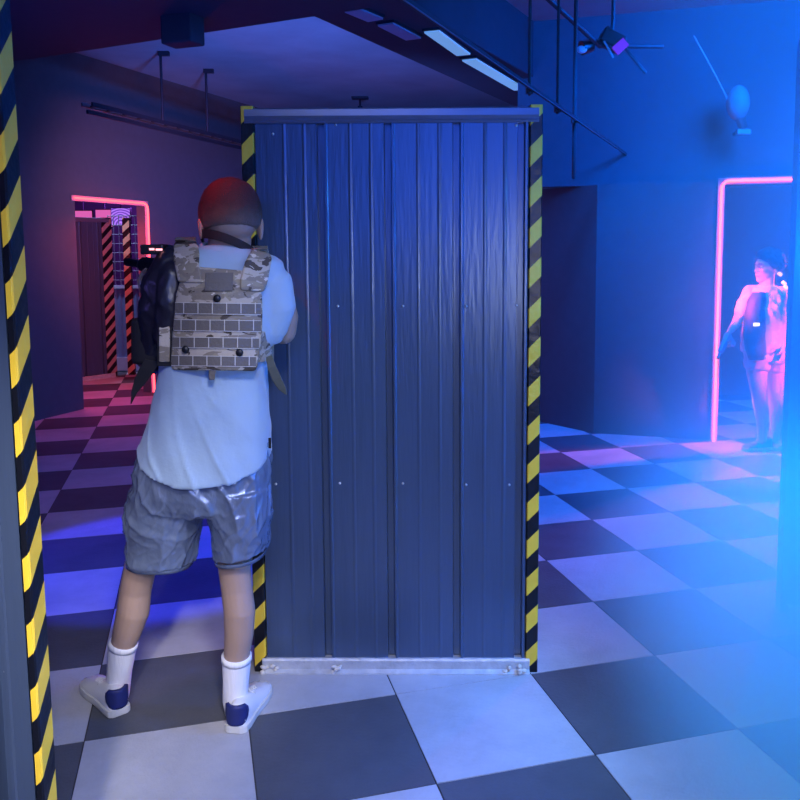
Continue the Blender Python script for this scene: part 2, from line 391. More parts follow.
b = MB(); b.box((a + c) / 2 + V(0, -.01, .1), ((c - a).length, .03, .17)); b.build('kick_plate', mat('kick plate', (.45, .58, .8), .4), t)
b = MB(); top = 1.98
for k in range(7): p = a + (c - a) * k / 6; b.tube([p + V(0, 0, Z1 + .03), p + V(0, 0, top)], .006, n=6)
for k in range(8): z = Z1 + .1 + k * .115; b.tube([a + V(0, 0, z), c + V(0, 0, z)], .006, n=6)
b.build('wire_grid', mat('grid wire', (.20, .18, .26), .5), t)
b = MB(); p0 = atz(129, 374.5); b.box(p0 + V(.04, 0, .97), (.085, .05, 1.94))
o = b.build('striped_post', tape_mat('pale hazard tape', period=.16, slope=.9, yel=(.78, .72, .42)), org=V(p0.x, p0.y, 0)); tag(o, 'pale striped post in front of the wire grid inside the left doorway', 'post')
b = MB(); p1 = at(131, 225, 11.6); p2 = at(112, 208.5, 11.6); cx = (p1 + p2) / 2
t = thing('display_screen', (cx.x, cx.y, p1.z), 'small purple screen with swirling lines above the wire grid, inside the left doorway', 'screen')
w, h = p1.x - p2.x, p2.z - p1.z
b.box(cx, (w + .02, .05, h + .02)); b.build('casing', M['black'], t)
m, nt, bs = nmat('purple swirl picture'); tc = N(nt, 'ShaderNodeTexCoord'); wv = N(nt, 'ShaderNodeTexWave', wave_type='RINGS', rings_direction='SPHERICAL', Scale=9., Distortion=2.5); nt.links.new(tc.outputs['Object'], wv.inputs['Vector'])
cr = N(nt, 'ShaderNodeValToRGB'); cr.color_ramp.elements[0].color = (.10, .02, .45, 1); cr.color_ramp.elements[1].color = (.50, .22, .95, 1); nt.links.new(wv.outputs['Fac'], cr.inputs[0]); nt.links.new(cr.outputs[0], bs.inputs['Emission Color']); bs.inputs['Emission Strength'].default_value = 1.1; bs.inputs['Base Color'].default_value = (.02, .01, .05, 1)
b = MB(); b.box(cx - V(0, .03, 0), (w, .01, h)); b.build('picture', m, t)
b = MB(); b.tube([cx + V(0, 0, h / 2), V(cx.x, cx.y, CZ)], .012, n=8); b.build('hanger', M['pipe'], t)
for (xa, xb, ya, yb, w_) in ((75, 92, 211, 217.5, 'leftmost'), (98, 112, 210, 217.5, 'beside the swirl screen')):
    p2 = at(xa - 2, ya, 11.8); p1 = at(xb, yb + 9, 11.8); b = MB(); b.box((p1 + p2) / 2, (p1.x - p2.x, .04, p2.z - p1.z))
    t = thing('light_panel', ((p1.x + p2.x) / 2, 11.8, p1.z), f'pink glowing panel above the dark partition in the left doorway, {w_}', 'light', 'pink panels in the left doorway')
    b.build('diffuser', emit('pink panel', (.80, .13, .50), .9), t)
    b = MB(); b.box((p1 + p2) / 2 + V(0, .03, 0), (p1.x - p2.x + .03, .03, p2.z - p1.z + .03)); b.build('casing', M['black'], t)
    b = MB(); b.tube([V((p1.x + p2.x) / 2, 11.83, p2.z), V((p1.x + p2.x) / 2, 11.83, CZ)], .01, n=6); b.build('hanger', M['pipe'], t)

# ------------------------------------------------------------------ overhead: tray, rails, rods, fixtures
ta, tb = atz(92, 104, 2.75), atz(262, 147, 2.75)
td = (tb - ta).normalized(); tn = V(td.y, -td.x, 0)
t = thing('cable_tray', ta.lerp(tb, .5) - V(0, 0, 0), 'long steel cable tray hanging along the wall above the red doorway', 'cable tray')
for off, dz, m in ((0, 0, 'pipe'), (-.10, 0, 'rail'), (-.05, -.06, 'pipe')):
    b = MB(); b.box((ta + tb) / 2 + tn * off + V(0, 0, dz), ((tb - ta).length, .018, .035), (td, tn, V(0, 0, 1))); b.build('side_rail', M[m], t)
for k in range(14): b = MB(); b.box(ta.lerp(tb, (k + .5) / 14) - tn * .05, (.03, .10, .012), (td, tn, V(0, 0, 1))); b.build('rung', M['pipe'], t)
for s, lb in ((.335, 'dark rod hanging the cable tray from the slab, left of the pair'), (.60, 'thick dark rod hanging the cable tray, nearest the partition top')):
    p = ta.lerp(tb, s); r = thing('hanger_rod', p, lb, 'rod', 'tray hanger rods')
    b = MB(); b.tube([p + V(0, 0, .019), p + V(0, 0, CZ - p.z)], .013, n=8); b.build('rod', M['pipe'], r)
    b = MB(); b.box(p + V(.03, 0, CZ - p.z - .02), (.10, .05, .04)); b.build('ceiling_bracket', M['pipe'], r)

ra, rb = atz(397, -6, 2.3), atz(640, 163.5, 2.3)
rd = (rb - ra).normalized(); rn = V(rd.y, -rd.x, 0)
t = thing('ceiling_rail', (ra + rb) / 2, 'long thin dark rail running overhead past the partition towards the right wall', 'rail')
b = MB(); b.box((ra + rb) / 2, ((rb - ra).length, .014, .018), (rd, rn, V(0, 0, 1))); b.build('rail_bar', M['pipe'], t)
b = MB(); b.box((ra + rb) / 2 + rn * .009 - V(0, 0, .010), ((rb - ra).length, .004, .004), (rd, rn, V(0, 0, 1))); b.build('edge_strip', M['rail'], t)
for (x, y, lb) in ((529, 90, 'dark vertical rod dropping to the rail just right of the partition top'), (557, 109, 'dark vertical rod dropping to the overhead rail, middle of three'), (574, 120, 'long dark vertical rod reaching below the rail, farthest right of three')):
    p = atz(x + .5, y, 2.3); z0 = -.02 if x < 570 else -.34
    r = thing('support_rod', V(p.x, p.y, p.z + z0), lb, 'rod', 'rods carrying the overhead rail')
    b = MB(); b.tube([p + V(0, 0, z0), p + V(0, 0, CZ - p.z)], .008 if x < 570 else .012, n=8); b.build('rod', M['pipe'], r)
    b = MB(); b.box(p + V(0, 0, CZ - p.z - .01), (.09, .09, .02)); b.build('ceiling_plate', M['pipe'], r)
    b = MB(); b.box(p, (.034, .034, .034)); b.build('clamp', M['pipe'], r)
# lamps along the beam
def lamp(c0, c1, wpx, m, lb, Z=2.93):
    a, c = atz(*c0, Z), atz(*c1, Z); d = (c - a).normalized(); n = V(d.y, -d.x, 0); w = wpx
    t = thing('ceiling_lamp', (a + c) / 2, lb, 'ceiling light', 'strip lamps along the beam')
    b = MB(); b.box((a + c) / 2 + V(0, 0, .03), ((c - a).length, w, .05), (d, n, V(0, 0, 1))); b.build('housing', M['pipe'], t)
    b = MB(); b.box((a + c) / 2, ((c - a).length * .96, w * .86, .012), (d, n, V(0, 0, 1))); b.build('diffuser', m, t)
    b = MB(); e0 = a.lerp(c, .5); b.tube([e0 + V(0, 0, .05), V(e0.x, e0.y, CZ)], .012, n=6); b.build('hanger', M['pipe'], t)
lamp((431, 31), (464, 55), .12, M['tube'], 'glowing pale blue strip lamp under the beam, nearer of the two lit ones')
lamp((468, 59), (521, 90), .13, M['tube'], 'glowing pale blue strip lamp under the beam, farther of the two lit ones')
lamp((352, 10), (376, 20), .13, M['tube_dim'], 'unlit strip lamp under the beam, nearest the front beam')
lamp((385, 24), (414, 39), .13, M['tube_dim'], 'unlit strip lamp under the beam, next to the lit ones')
# sprinkler
p = atz(360, 97, CZ)
t = thing('ceiling_sprinkler', p - V(0, 0, .13), 'small dark sprinkler head hanging from the slab above the partition', 'sprinkler')
b = MB(); b.tube([p, p - V(0, 0, .12)], .012, n=8); b.build('pipe', M['pipe'], t)
b = MB(); b.box(p - V(0, 0, .0), (.20, .12, .05)); b.build('mount', M['pipe'], t)
b = MB(); b.tube([p - V(0, 0, .11), p - V(0, 0, .13)], .03, n=10, round_ends=False); b.build('deflector', M['pipe'], t)
# projector hung from an overhead rail
q = at(608, 44, 5.4)
t = thing('stage_light', q, 'small dark stage light clamped to an overhead bar at upper right', 'stage light')
b = MB(); b.box(q + V(.02, 0, .02), (.15, .14, .09), (V(.9, 0, -.43), V(0, 1, 0), V(.43, 0, .9))); b.build('housing', M['black'], t, bevel=.01)
b = MB(); b.tube([q + V(-.10, 0, -.01), q + V(-.17, -.02, -.03)], [.035, .045], n=14, round_ends=False); b.build('front_barrel', M['black'], t)
b = MB(); b.ellipsoid(q + V(-.175, -.05, -.045), .035, .012, .025, n=12, m=8); b.build('lens', mat('lens glass', (.6, .68, .8), .15), t, smooth=True)
b = MB(); b.box(q + V(.06, -.08, -.035), (.09, .02, .06), (V(.75, 0, .66), V(0, 1, 0), V(-.66, 0, .75))); b.build('gel_flap', emit('violet gel', (.30, .03, .55), .35, (.2, .02, .3)), t)
b = MB(); b.box(q + V(-.01, -.07, -.05), (.012, .01, .12), (V(.85, 0, .5), V(0, 1, 0), V(-.5, 0, .85))); b.build('yoke_arm', M['rail'], t)
b = MB(); b.tube([q + V(.02, 0, .05), q + V(.03, 0, .14), V(q.x + .03, q.y, CZ)], .013, n=8); b.build('drop_pipe', M['pipe'], t)
ba, bb = at(545, -4, 5.0), at(600, 46, 5.4)
b = MB(); b.tube([ba, bb, bb + (bb - ba) * .0 + V(.42, .1, .02)], .016, n=8); b.tube([q + V(.0, .0, .10), at(645, 72, 5.3)], .012, n=8)
o = b.build('lighting_bar', M['pipe']); tag(o, 'dark bent overhead bar holding the stage light', 'bar')

# pale rounded shape and conduit on the hazy upper wall
q = at(738, 103, 6.30)
t = thing('pale_wall_shape', q, 'pale rounded shape high on the hazy wall above the pink doorway', 'lamp')
b = MB(); b.ellipsoid(q, .085, .07, .13, n=18, m=12); b.build('globe', mat('pale grey shape', (.26, .28, .33), .6), t, smooth=True)
b = MB(); b.tube([q + V(.02, 0, -.11), q + V(.05, .01, -.19)], [.04, .03], n=12, round_ends=False); b.build('collar', M['rail'], t)
b = MB(); b.box(q + V(.05, .01, -.21), (.10, .05, .035)); b.build('bracket', M['rail'], t)
b = MB(); b.tube([q + V(.05, .02, -.20), q + V(.06, .22, -.20)], .016, n=8); b.build('wall_arm', M['pipe'], t)
b = MB(); b.tube([at(694, 36, 6.30), at(716, 76, 6.30), at(728, 100, 6.30)], .005, n=6); b.build('conduit', M['tube_dim'], t)

# ------------------------------------------------------------------ people
def hand(mb, wrist, fwd, palm_n, side, curl=1.0, k=1.0):
    """palm, four unequal curled fingers and a thumb leaving the side of the palm near its base"""
    f = fwd.normalized(); n = (palm_n - f * palm_n.dot(f)).normalized(); s = f.cross(n) * side
    pc = wrist + f * .05 * k
    mb.ellipsoid(pc, .040 * k, .052 * k, .016 * k, (s, f, n), n=16, m=10)
    for i, (off, ln) in enumerate(((-.031, .070), (-.0105, .080), (.0105, .075), (.031, .058))):
        p = wrist + s * off * k + f * .085 * k; pts = [p - f * .03 * k, p]; d = f.copy(); ang = 0
        for seg, q in enumerate((.45, .32, .25)):
            ang += curl * (.55, .75, .6)[seg]; d = f * cos(ang) + n * sin(ang); pts.append(pts[-1] + d * ln * q * k)
        mb.tube(pts, [.0085 * k, .0085 * k, .008 * k, .0075 * k, .0068 * k], n=8)
    b0 = wrist + f * .022 * k - s * .022 * k; d1 = (-s * .8 + f * .55 + n * .25).normalized(); d2 = (-s * .2 + f * .75 + n * .6).normalized()
    p1 = b0 + d1 * .034 * k; p2 = p1 + d2 * .03 * k; p3 = p2 + (d2 + n * .3).normalized() * .024 * k
    mb.tube([b0, p1, p2, p3], [.013 * k, .0105 * k, .0098 * k, .0078 * k], n=8)
def head(mb, c, fw, up, k=1.0):
    """skull, jaw, brow, nose, chin and ears; c = skull centre, fw = facing"""
    fw = fw.normalized(); x = fw.cross(up).normalized(); u = x.cross(fw).normalized(); ax = (x, fw, u)
    P = lambda a, b, d: c + x * a * k + fw * b * k + u * d * k
    ez = -.020
    mb.ellipsoid(P(0, -.012, .018), .077 * k, .098 * k, .090 * k, ax)
    mb.ellipsoid(P(0, .028, -.045), .058 * k, .066 * k, .075 * k, ax)
    mb.ellipsoid(P(0, .066, -.098), .028 * k, .026 * k, .022 * k, ax)
    mb.ellipsoid(P(0, .074, .018), .050 * k, .018 * k, .016 * k, ax)
    for s in (-1, 1):
        mb.ellipsoid(P(s * .038, .058, -.030), .022 * k, .026 * k, .022 * k, ax)
        mb.ellipsoid(P(s * .080, -.012, -.026), .008 * k, .018 * k, .031 * k, (ax[0] + ax[1] * -.35 * s, ax[1], ax[2]))
        mb.ellipsoid(P(s * .084, -.018, -.016), .006 * k, .010 * k, .022 * k, ax)
        mb.ellipsoid(P(s * .014, .088, -.040), .009 * k, .010 * k, .008 * k, ax)
    mb.tube([P(0, .084, .008), P(0, .098, -.020), P(0, .106, -.036)], [.009 * k, .011 * k, .013 * k], n=10)
    mb.ellipsoid(P(0, .086, -.066), .025 * k, .012 * k, .007 * k, ax); mb.ellipsoid(P(0, .083, -.078), .022 * k, .012 * k, .008 * k, ax)
    return P, ax
def face_parts(P, ax, root, k=1.0):
    for s in (-1, 1):
        b = MB(); b.ellipsoid(P(s * .031, .080, -.002), .0125 * k, .010 * k, .0085 * k, ax, n=14, m=8); e = b.build('eye', M['eye'], root, smooth=True)
        b = MB(); b.ellipsoid(P(s * .031, .0885, -.002), .0058 * k, .003 * k, .0058 * k, ax, n=12, m=6); b.build('iris', M['iris'], e, smooth=True)
        b = MB(); b.tube([P(s * .014, .094, .016), P(s * .032, .092, .022), P(s * .050, .078, .016)], [.003 * k, .004 * k, .002 * k], n=6); b.build('eyebrow', M['hair'], root, smooth=True)
    b = MB(); b.tube([P(-.022, .091, -.072), P(0, .0985, -.071), P(.022, .091, -.072)], [.003 * k, .0055 * k, .003 * k], n=8); b.build('lips', M['lip'], root, smooth=True)
def hair_shell(P, ax, root, k=1.0, low=-.05, t=.006, m='hair', fuzz=.002):
    """cropped hair cap that follows the skull and stops at a hairline"""
    b = MB(); R = []; n = 40
    for i in range(17):
        a = pi / 2 - (i + .25) / 16 * 2.1
        r = []
        for j in range(n):
            th = 2 * pi * j / n; fr = max(0, sin(th))              # fr: towards the face
            lim = -.74 + 1.16 * fr ** .8                            # hairline angle
            aa = max(a, lim); q = min(1., max(0., (aa - lim) / .55)); r.append((aa, th, t * (q * (2 - q)) - .0035 * (1 - q)))
        R.append([P((.077 + tt) * cos(aa) * cos(th) + noise.noise(V(th * 9, aa * 9, 1)) * fuzz, -.012 + (.098 + tt) * cos(aa) * sin(th), .018 + (.090 + tt) * sin(aa) + noise.noise(V(th * 8, aa * 8, 4)) * fuzz) for aa, th, tt in r])
    b.rings(R)
    return b.build('hair', M[m], root, fuse=.0045, relax=2)
def shoe(root, heel, toe, h=.085, wd_=.048, kind='white', heel_tab=True, collar=.055):
    d = (toe - heel); L = d.length; d.normalize(); s = V(d.y, -d.x, 0)
    prof = [(0, .30, .066), (.012, .52, .080), (.04, .72, .088), (.16, .80, .088), (.32, .80, .082), (.48, .86, .070), (.64, .98, .056), (.80, .98, .046), (.92, .78, .036), (.98, .45, .026), (1.0, .2, .02)]
    up = MB(); R = []
    for q, w, z in prof:
        c = heel + d * L * q; ww = w * wd_; zz = z * h / .085
        R.append([c + s * ww * cx + V(0, 0, cz) for cx, cz in ((-.92, .018), (-1, .028), (-.9, .018 + (zz - .018) * .55), (-.6, zz * .9 + .004), (-.25, zz), (.25, zz), (.6, zz * .9 + .004), (.9, .018 + (zz - .018) * .55), (1, .028), (.92, .018))])
    up.rings(R); u = up.build('shoe', M['shoe' if kind == 'white' else 'shoe_dark'], root, smooth=True)
    so = MB(); R = []
    for q, w, z in prof:
        c = heel + d * (L * (q * 1.02 - .012)); ww = w * wd_ * 1.07 + .002
        R.append([c + s * ww * cx + V(0, 0, cz) for cx, cz in ((-1, .002), (-1.02, .012), (-1, .026), (1, .026), (1.02, .012), (1, .002))])
    so.rings(R); so.build('sole', M['sole'], u, smooth=False, bevel=.003)
    if heel_tab:
        b = MB(); R = []; g = []
        for zf, w in ((.030, .52), (.036, .74), (.052, .92), (.070, .98), (.084, .94), (.092, .80)):
            a_, i_ = [], []
            for q in range(9):
                x = -1 + q / 4; ph = x * w * 1.15
                for lst, rr in ((a_, 1.12), (i_, .86)):
                    lst.append(heel + d * (.050 - .052 * rr * cos(ph)) + s * wd_ * .84 * rr * sin(ph) + V(0, 0, zf * h / .085))
            R.append(a_ + i_[::-1])
        b.rings(R); b.build('heel_tab', M['heel'], u, smooth=True)
    b = MB()
    for k in range(4):
        c = heel + d * L * (.46 + k * .07) + V(0, 0, (.078 - k * .007) * h / .085)
        b.tube([c - s * wd_ * .5 - V(0, 0, .012), c + V(0, 0, .002), c + s * wd_ * .5 - V(0, 0, .012)], .003, n=6)
    b.build('laces', M['sole'], u, smooth=True)
    return u

# ---- the man in the camouflage vest -----------------------------------------
fR, fL = atz(235, 731), atz(121, 714)
man = thing('person', V((fR.x + fL.x) / 2, (fR.y + fL.y) / 2, 0), 'man seen from behind in pale blue shirt, camouflage vest and white socks', 'person')
YT = 2.56
body = MB()
hc = at(230.5, 221, 2.56)
HF = V(-.30, 1, -.22).normalized()
Phd, axh = head(body, hc, HF, V(0, 0, 1), 1.10)
body.tube([at(230, 226, 2.555), at(228.5, 248, 2.545), at(226, 276, 2.55)], [.064, .062, .078], n=18)
tor = []
for y, hw, hd in ((262, .15, .07), (285, .165, .09), (330, .15, .095), (390, .13, .09), (440, .15, .10), (480, .165, .105), (505, .14, .09)):
    c = at(219 - (y - 262) * .06, y, 2.55); tor.append([c + V(hw * cos(a), hd * sin(a), 0) for a in [2 * pi * k / 20 for k in range(20)]])
body.rings(tor)
# legs
Lk, Rk = at(142, 572, 2.62), at(236, 572, 2.575)
body.tube([at(168, 480, 2.56), at(150, 540, 2.60), at(139.5, 572, 2.63), at(135.5, 590, 2.645), at(133, 612, 2.64), at(127, 632, 2.645), at(122.5, 648, 2.65), at(118, 680, 2.67), at(117, 700, 2.69)],
          [.085, .065, .052, .052, .0535, .047, .039, .033, .030], n=18)
body.tube([at(238, 480, 2.55), at(236, 540, 2.56), at(234.5, 568, 2.565), at(237, 590, 2.565), at(239.5, 612, 2.555), at(239, 634, 2.56), at(236.5, 658, 2.57), at(235.5, 690, 2.585), at(236, 708, 2.60)],
          [.085, .062, .052, .050, .0505, .047, .041, .033, .030], n=18)
# arms: right bends forward to the grip, left to the hand guard
el_r = at(285, 333, 2.60); gr_r = at(206, 288, 2.83)
body.tube([at(262, 280, 2.555), at(278, 300, 2.60), at(284.5, 318, 2.63), at(283, 331, 2.65)], [.045, .050, .045, .043], n=16)
body.tube([at(283, 331, 2.65), at(258, 318, 2.72), gr_r], [.043, .038, .027], n=14)
hand(body, gr_r, (at(188, 278, 2.88) - gr_r), V(0, -.3, 1), 1, 1.1)
sh_l = at(167, 274, 2.53); el_l = at(148, 350, 2.58); wr_l = at(150, 300, 2.90)
body.tube([sh_l, at(159, 310, 2.53), el_l], [.042, .040, .038], n=16)
body.tube([el_l, el_l.lerp(wr_l, .5), wr_l], [.041, .036, .027], n=14)
hand(body, wr_l, (at(146, 281, 2.98) - wr_l), V(.3, .3, .9), -1, 1.0)
# feet inside the shoes
body.build('body', M['skin'], man, fuse=.0048, relax=3)
face_parts(Phd, axh, man, 1.10)
m, nt, b_ = nmat('faded cropped hair'); lk = nt.links.new
tc = N(nt, 'ShaderNodeTexCoord'); sp = N(nt, 'ShaderNodeSeparateXYZ'); lk(tc.outputs['Object'], sp.inputs[0])
n0 = N(nt, 'ShaderNodeTexNoise', Scale=40., Detail=5.); lk(tc.outputs['Object'], n0.inputs['Vector'])
ma = N(nt, 'ShaderNodeMath', operation='MULTIPLY_ADD'); lk(n0.outputs['Fac'], ma.inputs[0]); ma.inputs[1].default_value = .03; lk(sp.outputs['Z'], ma.inputs[2])
mr = N(nt, 'ShaderNodeMapRange', interpolation_type='SMOOTHSTEP'); lk(ma.outputs[0], mr.inputs[0]); mr.inputs[1].default_value = hc.z - .050; mr.inputs[2].default_value = hc.z + .075; mr.inputs[3].default_value = 0; mr.inputs[4].default_value = 1
mx = N(nt, 'ShaderNodeMix', data_type='RGBA'); lk(mr.outputs[0], mx.inputs[0]); mx.inputs[6].default_value = (.25, .16, .125, 1); mx.inputs[7].default_value = (.030, .016, .014, 1); lk(mx.outputs[2], b_.inputs['Base Color']); b_.inputs['Roughness'].default_value = .65
n1 = N(nt, 'ShaderNodeTexNoise', Scale=220., Detail=4.); lk(tc.outputs['Object'], n1.inputs['Vector']); bp = N(nt, 'ShaderNodeBump', Strength=.6, Distance=.01); lk(n1.outputs['Fac'], bp.inputs['Height']); lk(bp.outputs['Normal'], b_.inputs['Normal'])
M['hair_fade'] = m
hair_shell(Phd, axh, man, 1.10, t=.010, m='hair_fade', fuzz=.004)

# socks and shoes
for pts, rad in (([at(123.5, 643, 2.648), at(122.5, 648, 2.65), at(119.5, 670, 2.66), at(117.8, 692, 2.68), at(116.5, 703, 2.70)], [.0455, .0455, .041, .039, .036]),
                 ([at(236.6, 656, 2.568), at(236.6, 660, 2.57), at(236, 680, 2.572), at(235, 700, 2.585), at(236, 712, 2.60)], [.0465, .0465, .042, .040, .036])):
    b = MB(); b.tube(pts, rad, n=24, round_ends=False)
    so = b.build('sock', M['sock'], man, smooth=True)
    b = MB(); d = (pts[1] - pts[0]).normalized(); b.tube([pts[0] - d * .004, pts[0] + d * .016], rad[0] + .0018, n=24, round_ends=False); b.build('cuff', M['sock'], so, smooth=True)
hl = atz(120.5, 716); shoe(man, hl, hl + V(-.185, .205, 0), wd_=.046)
shoe(man, atz(235, 734), atz(235, 734) + V(.035, .275, 0), wd_=.046)

# shorts: two wide legs and a seat, crinkled
def shorts_fold(amp):
    def fn(o, org):
        me = o.data; me.calc_loop_triangles() if False else None
        nn = [v.normal.copy() for v in me.vertices]
        for v, n in zip(me.vertices, nn):
            p = v.co
            w1 = noise.noise(V(p.x * 6, p.y * 6, p.z * 6 + 11)); w2 = noise.noise(V(p.x * 6 + 5, p.y * 6, p.z * 6))
            q = V(p.x + w1 * .05, p.y + w2 * .03, p.z + w2 * .05)
            d = noise.noise(V(q.x * 8 + q.z * 4, q.y * 7, q.z * 5 - q.x * 4)) * .8
            for fq, am, k in ((12, .75, 1.), (23, .42, -1.2), (40, .12, .9)):
                rdg = 1 - abs(noise.noise(V((q.x + k * .6 * q.z) * fq, q.y * fq, (q.z - k * .6 * q.x) * fq * .45 + fq))) * 2.4
                d += (max(0, rdg) ** 2 - .35) * am
            v.co += n * d * amp
    return fn
def ring(px, py, Y, hwpx, hd, tilt=0., n=28, ex=.85, back=0.):
    c = at(px, py, Y); hw = hwpx * Y / F; r = []
    for k in range(n):
        a = 2 * pi * k / n; ca, sa = cos(a), sin(a)
        r.append(c + V(hw * math.copysign(abs(ca) ** ex, ca), hd * math.copysign(abs(sa) ** ex, sa), tilt * hw * ca + back * sa))
    return r
sh = MB()
sh.rings([ring(206, 440, 2.56, 64, .125), ring(204, 462, 2.56, 68, .132), ring(201, 490, 2.565, 71, .138), ring(200, 502, 2.57, 71, .132), ring(200, 508, 2.57, 67, .112)])
sh.rings([ring(172, 486, 2.575, 42, .125), ring(165.5, 512, 2.59, 38, .122), ring(163.5, 537, 2.61, 35.5, .116), ring(161, 558, 2.625, 34.5, .112, -.05)])
sh.rings([ring(236, 486, 2.56, 35, .125), ring(240, 510, 2.56, 31, .118), ring(241.5, 531, 2.565, 29, .110), ring(241, 552, 2.57, 26.5, .105, .13)])
shorts = sh.build('shorts', M['shorts'], man, fuse=.0045, relax=6, crease=shorts_fold(.010))
# hem bands
for r1, r2 in ((ring(161, 558.5, 2.625, 33.8, .110, -.05, n=40), ring(161, 562, 2.625, 33.4, .109, -.05, n=40)), (ring(241, 553, 2.57, 25.8, .103, .13, n=40), ring(241, 556.5, 2.57, 25.4, .102, .13, n=40))):
    c = sum(r1, V(0, 0, 0)) / 40
    b = MB(); b.rings([r1, r2, [c + (p - c) * .93 for p in r2], [c + (p - c) * .93 for p in r1], r1], cap=False); b.build('hem', M['shorts'], shorts, smooth=True)

# shirt: body with curved hem + right sleeve, soft folds
TAB = [(246, 226, 24, 2.545, .072), (250, 226, 31, 2.545, .083), (255, 224.5, 48, 2.55, .097), (261, 224, 58, 2.555, .108), (275, 223, 62, 2.56, .122), (300, 220, 60, 2.56, .130), (335, 217, 56, 2.56, .130),
       (372, 214, 53, 2.56, .130), (400, 211, 58, 2.56, .138), (430, 209, 62, 2.56, .147), (452, 206, 65.5, 2.56, .155), (490, 205, 67, 2.56, .165)]
def tab(y):
    for a, b in zip(TAB, TAB[1:]):
        if y <= b[0]:
            s = (y - a[0]) / (b[0] - a[0]); return [p + (q - p) * s for p, q in zip(a, b)]
    return list(TAB[-1])
sb = MB(); R = []; n = 48
for i in range(41):
    v = i / 40; r = []
    for k in range(n):
        a = 2 * pi * k / n; ca, sa = cos(a), sin(a)
        yb = 450 + 26 * max(0, -sa) ** 1.1 + 20 * max(0, sa) ** 1.1 + 2 * ca
        y = 246 + (yb - 246) * v
        _, cx, hw, Y, hd = tab(y); c = at(cx, y, Y); w = hw * Y / F
        fold = max(0, (y - 370) / 115)
        dr = 1 + fold * (.035 * noise.noise(V(a * 2.2, y * .008, 2)) + .02 * noise.noise(V(a * 5 + y * .01, y * .012, 9)))
        r.append(c + V(w * dr * math.copysign(abs(ca) ** .85, ca), hd * dr * math.copysign(abs(sa) ** .85, sa), 0))
    R.append(r)
sb.rings(R)
sb.tube([at(258, 271, 2.55), at(271, 284, 2.55), at(275.5, 306, 2.56), at(271.5, 330, 2.575)], [.062, .066, .062, .050], n=22)
def shirt_fold(o, org):
    me = o.data; nn = [v.normal.copy() for v in me.vertices]
    for v, n in zip(me.vertices, nn):
        p = v.co; lo = max(0., min(1., (1.12 - p.z) / .25))
        d = noise.noise(V(p.x * 16 + p.z * 5, p.y * 16, p.z * 3.2)) * .009 * lo + noise.noise(V(p.x * 9 - p.z * 12, p.y * 9, p.z * 9)) * .005 + (max(0, 1 - abs(noise.noise(V(p.x * 11 + p.z * 3 + 4, p.y * 6, p.z * 2.6))) * 5) ** 2) * .0045 * (.25 + lo)
        v.co += n * d
shirt = sb.build('shirt', M['shirt'], man, fuse=.007, relax=3, crease=shirt_fold)
b = MB(); cc = at(270, 451, 2.50); b.box(at(269.8, 443, 2.47), (.008, .004, .032)); b.build('side_label', M['black'], shirt)
# collar crew-neck band
b = MB(); rr = []
for k in range(25):
    a = pi * k / 24 * 2; rr.append(at(227, 249, 2.545) + V(.076 * cos(a), .078 * sin(a), .010 * sin(a) - .012 * cos(a)))
b.tube(rr, .0075, n=8, round_ends=False); b.build('collar', M['shirt'], shirt, smooth=True)

# left sleeve: glossy black with pouch band
b = MB(); b.tube([at(173, 266, 2.525), at(164, 284, 2.515), at(162, 310, 2.52), at(158, 335, 2.545), at(153, 358, 2.575)], [.064, .068, .067, .058, .050], n=22)
b.tube([at(151, 356, 2.58), at(150, 335, 2.72), at(150, 304, 2.88)], [.049, .045, .035], n=18)
b.tube([at(171, 272, 2.47), at(169.5, 300, 2.455), at(165, 340, 2.47)], [.030, .040, .034], n=16)
lsl = b.build('sleeve', M['sleeve'], man, fuse=.007, relax=3, crease=lambda o, g: shorts_fold(.006)(o, g)); lsl['label'] = 'glossy black left sleeve'
b = MB(); R = []
for y in (318, 322, 340, 358, 362):
    R.append(ring(151.5, y, 2.565, 19 if 318 < y < 362 else 17.5, .058 if 318 < y < 362 else .054, n=24))
b.rings(R); arm = b.build('arm_band', M['rubber'], man, smooth=True); arm['label'] = 'black arm band with a white and pink mark'
mk = MB()
for x0, y0, x1, y1 in ((143.5, 327, 143.5, 335), (143.5, 327, 146, 330), (146, 330, 146, 335), (148, 326, 150, 330), (150, 330, 147, 336)):
    mk.tube([at(x0, y0, 2.505), at(x1, y1, 2.505)], .0022, n=6)
mk.build('printed_mark', mat('white print', (.85, .8, .85), .6), arm)
mk = MB(); mk.box(at(151.5, 331.5, 2.505), (.009, .004, .02)); mk.build('printed_patch', mat('pink print', (.75, .12, .30), .6), arm)

